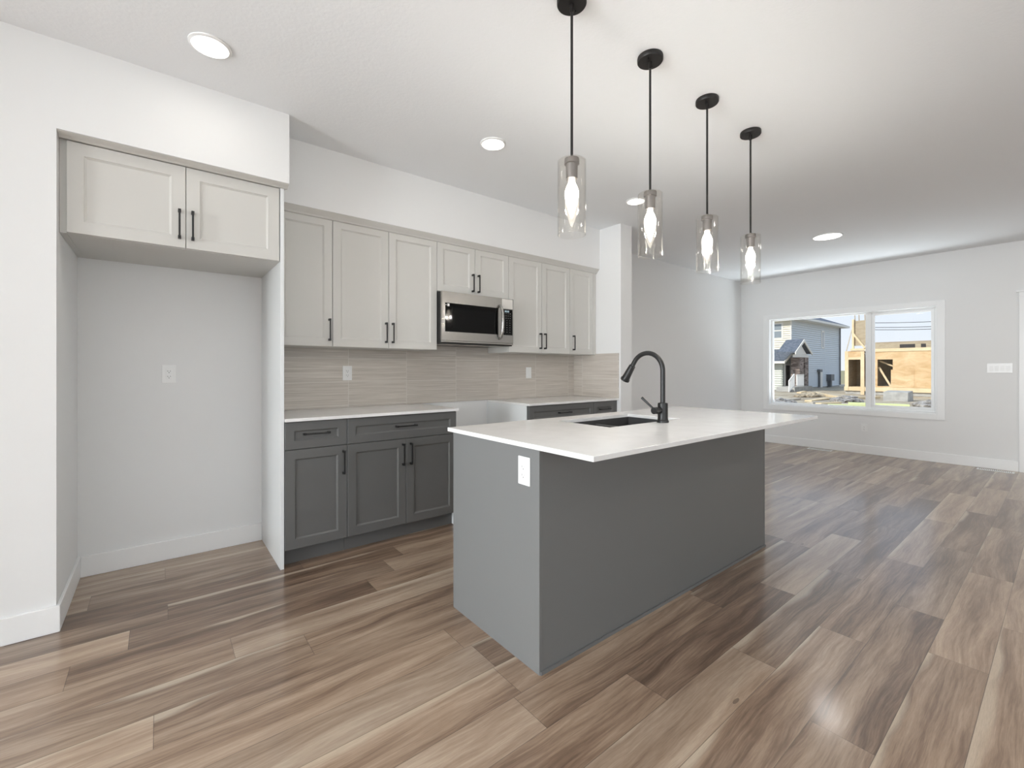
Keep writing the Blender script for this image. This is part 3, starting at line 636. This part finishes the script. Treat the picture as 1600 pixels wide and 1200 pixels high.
# neighbour house
hx0, hx1, hy = 44.4, 57.7, 15.65
t = thing('neighbour_house', (50, 18, GZ), 'two-storey house with grey side siding and slate roof, seen through the left pane', 'house')
MB().box(hx0+0.2, hx1, hy+0.15, hy+9, GZ+0.02, 5.75).build('wall_core', 'siding_gray', t)
siding(MB(), (hx0, hy), (hx1, hy), -0.45, 5.78, (0, -1), 0.2).build('side_siding', 'siding_gray', t)
siding(MB(), (hx0, hy+0.02), (hx0, hy+9), 3.1, 5.78, (-1, 0), 0.2).build('front_siding', 'siding_cream', t)
MB().box(hx0-0.07, hx0+0.06, hy-0.07, hy+0.02, 2.9, 5.8).build('corner_board', 'ext_white', t)
MB().box(hx1-0.02, hx1+0.07, hy-0.07, hy+0.04, -0.5, 5.8).build('corner_board', 'ext_white', t)
MB().box(hx0, hx1, hy+0.0, hy+0.14, GZ, -0.44).build('foundation', 'concrete', t)
rf = MB(); e0, rz = 5.80, 8.3; ov = 0.75
A = [(hx0-ov, hy-ov, e0), (hx1+ov, hy-ov, e0), (hx1+ov, hy+9+ov, e0), (hx0-ov, hy+9+ov, e0)]; R1, R2 = (hx0+4, hy+4.5, rz), (hx1-4, hy+4.5, rz)
A2 = [(x, y, z+0.12) for x, y, z in A]
rf.face([A2[0], A2[1], R2, R1]); rf.face([A2[1], A2[2], R2]); rf.face([A2[2], A2[3], R1, R2]); rf.face([A2[3], A2[0], R1]); rf.face(A2[::-1])
rf.build('roof', 'shingle', t)
MB().box(hx0-ov, hx1+ov, hy-ov-0.03, hy+9+ov, e0-0.08, e0+0.115).build('fascia', 'ext_white', t)
f_ = MB().box(hx0-0.06, hx0-0.03, 16.25, 17.35, 4.0, 5.5).build('window_frame', 'ext_white', t)
MB().box(hx0-0.07, hx0-0.061, 16.40, 17.20, 4.85, 5.38).box(hx0-0.07, hx0-0.061, 16.40, 17.20, 4.15, 4.75).build('pane', 'ext_glass', f_)
f_ = MB().box(52.1, 52.95, hy-0.07, hy-0.032, 3.35, 5.15).build('window_frame', 'ext_white', t)
MB().box(52.35, 52.7, hy-0.08, hy-0.071, 3.5, 5.0).build('pane', 'ext_glass', f_)
# lower front part with its sloping roof
siding(MB(), (42.6, 15.75), (42.6, 22.0), GZ+0.05, 2.0, (-1, 0), 0.2).build('lower_siding', 'siding_sage', t)
siding(MB(), (42.6, 15.72), (44.35, 15.72), GZ+0.05, 2.1, (0, -1), 0.2).build('lower_siding', 'siding_sage', t)
MB().prism([(41.9, 0, 1.85), (44.38, 0, 3.0), (44.38, 0, 3.12), (41.9, 0, 1.97)], (0, 15.3, 0), (0, 22.4, 0)).build('lower_roof', 'shingle', t)
MB().prism([(41.88, 0, 1.75), (44.38, 0, 2.92), (44.38, 0, 3.10), (41.88, 0, 1.95)], (0, 15.22, 0), (0, 15.29, 0)).box(41.84, 41.89, 15.22, 22.4, 1.76, 1.96).build('rake_board', 'ext_white', t)
# porch with gable toward -y
px0, px1, py0, pxm = 41.45, 45.1, 14.45, 43.27
MB().prism([(px0-0.1, 0, 2.62), (pxm, 0, 3.72), (px1+0.1, 0, 2.62), (px1+0.1, 0, 2.74), (pxm, 0, 3.86), (px0-0.1, 0, 2.74)], (0, py0-0.18, 0), (0, hy-0.04, 0)).build('porch_roof', 'shingle', t)
MB().prism([(px0-0.1, 0, 2.50), (pxm, 0, 3.60), (px1+0.1, 0, 2.50), (px1+0.1, 0, 2.70), (pxm, 0, 3.82), (px0-0.1, 0, 2.70)], (0, py0-0.26, 0), (0, py0-0.19, 0)).build('gable_rake', 'ext_white', t)
MB().prism([(px0+0.5, 0, 2.52), (pxm, 0, 3.35), (px1-0.5, 0, 2.52)], (0, py0, 0), (0, py0+0.1, 0)).build('gable_face', 'ext_white', t)
MB().box(px0+0.3, px1-0.1, py0-0.02, py0+0.12, 2.30, 2.51).build('porch_beam', 'ext_white', t)
MB().box(43.0, 43.9, py0+0.02, py0+0.7, GZ+0.4, 2.29).build('stone_column', 'stone', t)
MB().box(44.25, 45.05, py0+0.02, hy-0.05, GZ+0.4, 2.29).build('stone_column', 'stone', t)
d_ = MB().box(42.95, 44.2, 15.60, 15.66, GZ+0.4, 1.75).build('door_casing', 'ext_white', t); MB().box(43.15, 43.95, 15.57, 15.599, GZ+0.42, 1.6).build('door_leaf', 'dark', d_)
MB().box(41.0, 45.0, py0-0.3, 15.55, GZ+0.01, GZ+0.39).box(40.2, 40.99, py0-0.2, 15.3, GZ+0.01, GZ+0.2).build('porch_slab', 'concrete', t)
rl = MB()
rl.bar((41.55, 14.2, 0.80), (43.1, 14.2, 0.80), 0.07, 0.07).bar((41.55, 14.2, -0.12), (43.1, 14.2, -0.12), 0.07, 0.07)
for k in range(10): rl.box(41.55+k*0.165, 41.62+k*0.165, 14.17, 14.23, -0.19, 0.80)
rl.build('porch_railing', 'plastic', t)
rl = MB(); rl.bar((39.9, 14.2, 0.30), (41.0, 14.2, 0.85), 0.07, 0.08).bar((39.9, 14.2, -0.55), (41.0, 14.2, -0.08), 0.07, 0.07)
for k in range(7):
    f = k/6; rl.box(39.88+1.08*f, 39.96+1.08*f, 14.17, 14.23, -0.58+0.45*f, 0.30+0.55*f)
rl.build('stair_railing', 'plastic', t)
# meters and pipes by the side wall
mt = MB().box(50.9, 51.6, hy-0.3, hy-0.035, 1.0, 1.25).box(51.15, 51.35, hy-0.2, hy-0.035, -0.5, 1.0).build('utility_meter', 'meter', t)
MB().box(53.6, 54.6, hy-0.45, hy-0.035, 0.1, 0.75).box(53.9, 54.25, hy-0.35, hy-0.035, -0.55, 0.1).build('gas_meter', 'meter', t)
MB().box(51.7, 52.3, hy-0.1, hy-0.035, -0.55, 1.0).build('white_conduit', 'ext_white', t)
MB().tube([(57.55, hy-0.15, 5.7), (57.55, hy-0.15, -0.4)], 0.06, 8).build('downspout', 'meter', t)
# unfinished framed building
ux = 40.3
t = thing('unfinished_house', (45, 6, GZ), 'half-built wooden house with plywood walls, seen through the right pane', 'unfinished house')
pl = MB()
for b in ((8.63, 8.95, -0.03, 2.62), (7.78, 8.63, 1.95, 2.62), (7.78, 8.63, -0.03, 0.05), (0.5, 7.78, -0.03, 2.62)): pl.box(ux, ux+0.1, b[0], b[1], b[2], b[3])
pl.build('plywood_wall', 'osb', t)
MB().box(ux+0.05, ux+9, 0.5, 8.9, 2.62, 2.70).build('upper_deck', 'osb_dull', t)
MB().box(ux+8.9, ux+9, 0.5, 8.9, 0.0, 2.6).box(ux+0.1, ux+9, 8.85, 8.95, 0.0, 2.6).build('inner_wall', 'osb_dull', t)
MB().box(ux-0.02, ux+9, 0.5, 10.6, -0.33, -0.035).build('floor_deck', 'stud', t)
MB().box(ux+0.1, ux+9, 0.5, 10.55, GZ+0.01, -0.335).build('foundation', 'concrete', t)
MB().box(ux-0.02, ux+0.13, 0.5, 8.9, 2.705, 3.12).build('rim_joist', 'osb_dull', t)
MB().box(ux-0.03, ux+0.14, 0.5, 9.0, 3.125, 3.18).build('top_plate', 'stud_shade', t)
for (a, b) in ((6.6, 7.4), (6.05, 6.3)): MB().box(ux-0.035, ux-0.021, a, b, 2.74, 2.98).build('joist_gap_shade', 'dark', t)  # dark plates standing in for the shade in the joist gaps
MB().box(ux-0.04, ux-0.021, 0.5, 8.95, 2.50, 2.72).build('rim_board', 'stud', t)
for a, b in ((0.5, 2.9), (2.9, 5.3), (5.3, 6.6), (6.62, 7.9)): MB().box(ux-0.015, ux-0.001, a+0.02, b-0.02, 0.0, 1.22).build('plywood_sheet', 'osb', t)
MB().bar((ux+0.3, 8.6, 1.4), (ux+0.3, 7.95, 0.05), 0.1, 0.12).build('brace', 'stud', t)
MB().bar((ux+0.5, 8.6, 1.85), (ux+0.5, 7.8, 1.45), 0.1, 0.1).build('brace', 'stud', t)
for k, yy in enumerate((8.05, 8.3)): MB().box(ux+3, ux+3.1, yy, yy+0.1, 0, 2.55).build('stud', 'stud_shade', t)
# entry recess box
MB().box(ux-0.05, ux+0.05, 10.33, 10.55, -0.33, 2.60).box(ux-0.05, ux+0.05, 9.38, 9.60, -0.6, 2.60).box(ux-0.05, ux+0.05, 9.60, 10.33, 1.97, 2.15).build('entry_frame', 'stud', t)
MB().box(ux-0.04, ux+0.04, 9.61, 10.32, 2.151, 2.60).build('header', 'osb', t)
MB().box(ux+0.06, ux+2.5, 9.0, 9.1, -0.03, 2.5).box(ux+0.06, ux+2.5, 10.45, 10.54, -0.03, 2.5).box(ux+2.5, ux+2.6, 9.0, 10.54, -0.03, 2.5).box(ux+0.06, ux+2.6, 9.0, 10.54, 2.51, 2.58).build('entry_walls', 'osb_dull', t)
# second-storey fragment
MB().box(ux+0.2, ux+0.3, 8.9, 10.05, 3.0, 4.85).build('upper_wall', 'osb_dull', t)
MB().box(ux+0.05, ux+0.19, 10.02, 10.14, 2.62, 4.95).build('post', 'stud', t)
MB().bar((ux-0.05, 10.05, 3.9), (ux-0.05, 9.3, 2.75), 0.1, 0.12).build('brace', 'stud', t)
MB().box(ux-0.1, ux+0.3, 9.0, 10.2, 2.62, 2.78).build('top_plate', 'stud', t)
for yy in (10.0, 9.75, 9.4): MB().bar((ux+0.25, yy, 4.8), (ux+0.25, yy+0.03, 5.9), 0.05, 0.05).build('upright_stake', 'stud_shade', t)
MB().bar((ux+0.1, 10.5, 2.6), (ux+0.1, 10.15, 4.2), 0.05, 0.05).build('prop', 'board_gray', t)
# concrete block, lumber, rubble
o = MB().prism([(33.2, 0, GZ), (34.6, 0, GZ), (34.5, 0, -0.02), (33.25, 0, -0.08)], (0, 5.75, 0), (0, 6.85, 0)).build('concrete_block', 'concrete', None, origin=(33.9, 6.3, GZ)); tag(o, 'large grey concrete block in front of the unfinished house', 'concrete block')
def board(p0, p1, w_, h, m, label, name='lumber_board', cat='lumber'):
    p0 = Vector(p0); p1 = Vector(p1)
    o = MB().bar(p0, p1, w_, h).build(name, m, None, origin=((p0+p1)/2)); tag(o, label, cat, 'loose boards on the dirt lot'); return o
g = GZ
board((28.0, 7.2, g+0.07), (28.6, 4.9, g+0.07), 0.5, 0.12, 'board_yellow', 'yellow-green wrapped lumber lying in front of the concrete block')
board((26.2, 7.55, g+0.06), (27.1, 6.0, g+0.06), 0.3, 0.10, 'board_yellow', 'short yellow-green board left of the window mullion')
board((39.0, 12.2, g+0.08), (32.7, 8.7, g+0.08), 0.22, 0.14, 'stud', 'long pale board slanting from the grey house toward the mullion')
board((26.6, 10.4, g+0.06), (30.4, 10.3, g+0.06), 0.3, 0.08, 'board_gray', 'long grey board at the lower left of the left pane')
board((28.6, 9.2, g+0.06), (32.0, 9.3, g+0.06), 0.35, 0.08, 'stud', 'pale board crossing the middle of the dirt lot')
board((26.8, 8.55, g+0.06), (29.0, 8.35, g+0.06), 0.3, 0.10, 'board_gray', 'grey board on the small lumber pile, farther one')
board((26.6, 8.1, g+0.06), (28.3, 7.7, g+0.06), 0.3, 0.10, 'stud', 'short pale board on the small lumber pile, nearer one')
board((33.6, 8.4, g+0.07), (35.6, 7.6, g+0.07), 0.3, 0.12, 'stud', 'pale board behind the gravel heap')
board((23.0, 8.6, g+0.05), (24.6, 8.2, g+0.05), 0.35, 0.06, 'osb', 'brown board at the lower left corner of the left pane')
board((31.2, 5.3, g+0.06), (31.6, 3.9, g+0.06), 0.3, 0.1, 'board_gray', 'grey board at the lower right of the right pane')
board((38.2, 12.9, g+0.07), (40.6, 13.3, g+0.07), 0.3, 0.1, 'stud', 'pale board lying near the grey house corner')
def heap(x, y, rx, ry, h, m, label, seed):
    rnd = random.Random(seed); bm = bmesh.new()
    for k in range(90):
        a = rnd.random()*2*PI; q = math.sqrt(rnd.random()); s = rnd.uniform(0.06, 0.22)
        c = Vector((x+rx*q*math.cos(a), y+ry*q*math.sin(a), GZ+h*(1-q)*rnd.uniform(0.3, 1)+s*0.3))
        r = bmesh.ops.create_icosphere(bm, subdivisions=1, radius=s)
        for v in r['verts']: v.co = Vector((v.co.x*rnd.uniform(0.8, 1.5), v.co.y*rnd.uniform(0.8, 1.5), v.co.z*0.6)) + c
    mb = MB(); mb.bm.free(); mb.bm = bm
    o = mb.build('rubble_heap', m, None, origin=(x, y, GZ)); tag(o, label, 'rubble', kind='stuff')
heap(30.8, 8.0, 1.2, 0.65, 0.32, 'rubble', 'grey gravel heap beside the window mullion', 1)
heap(25.6, 9.5, 1.2, 0.45, 0.25, 'rubble', 'pale rubble heap at the lower left of the window', 2)
heap(29.6, 4.3, 0.7, 0.5, 0.30, 'rubble', 'broken rubble at the lower right of the window', 3)
heap(34.5, 11.0, 1.6, 0.5, 0.30, 'dirt', 'brown dirt mound in front of the grey house', 4)
# power lines
for k, z in enumerate((9.6, 8.8, 8.4)):
    o = MB().tube([(100+0.2*k, 2+ (20*i/12), z-0.45*math.sin(PI*i/12)) for i in range(13)], 0.06, 6).build('power_line', 'meter', None, origin=(100, 12, z)); tag(o, ('highest', 'middle', 'lowest')[k]+' of the three thin power lines in the sky', 'power line', 'power lines beyond the lot')
o = MB().box(70, 72, 14.0, 23, GZ, 1.1).build('far_fence', 'grass', None, origin=(71, 18, GZ)); tag(o, 'low dark fence beyond the grey house', 'fence')
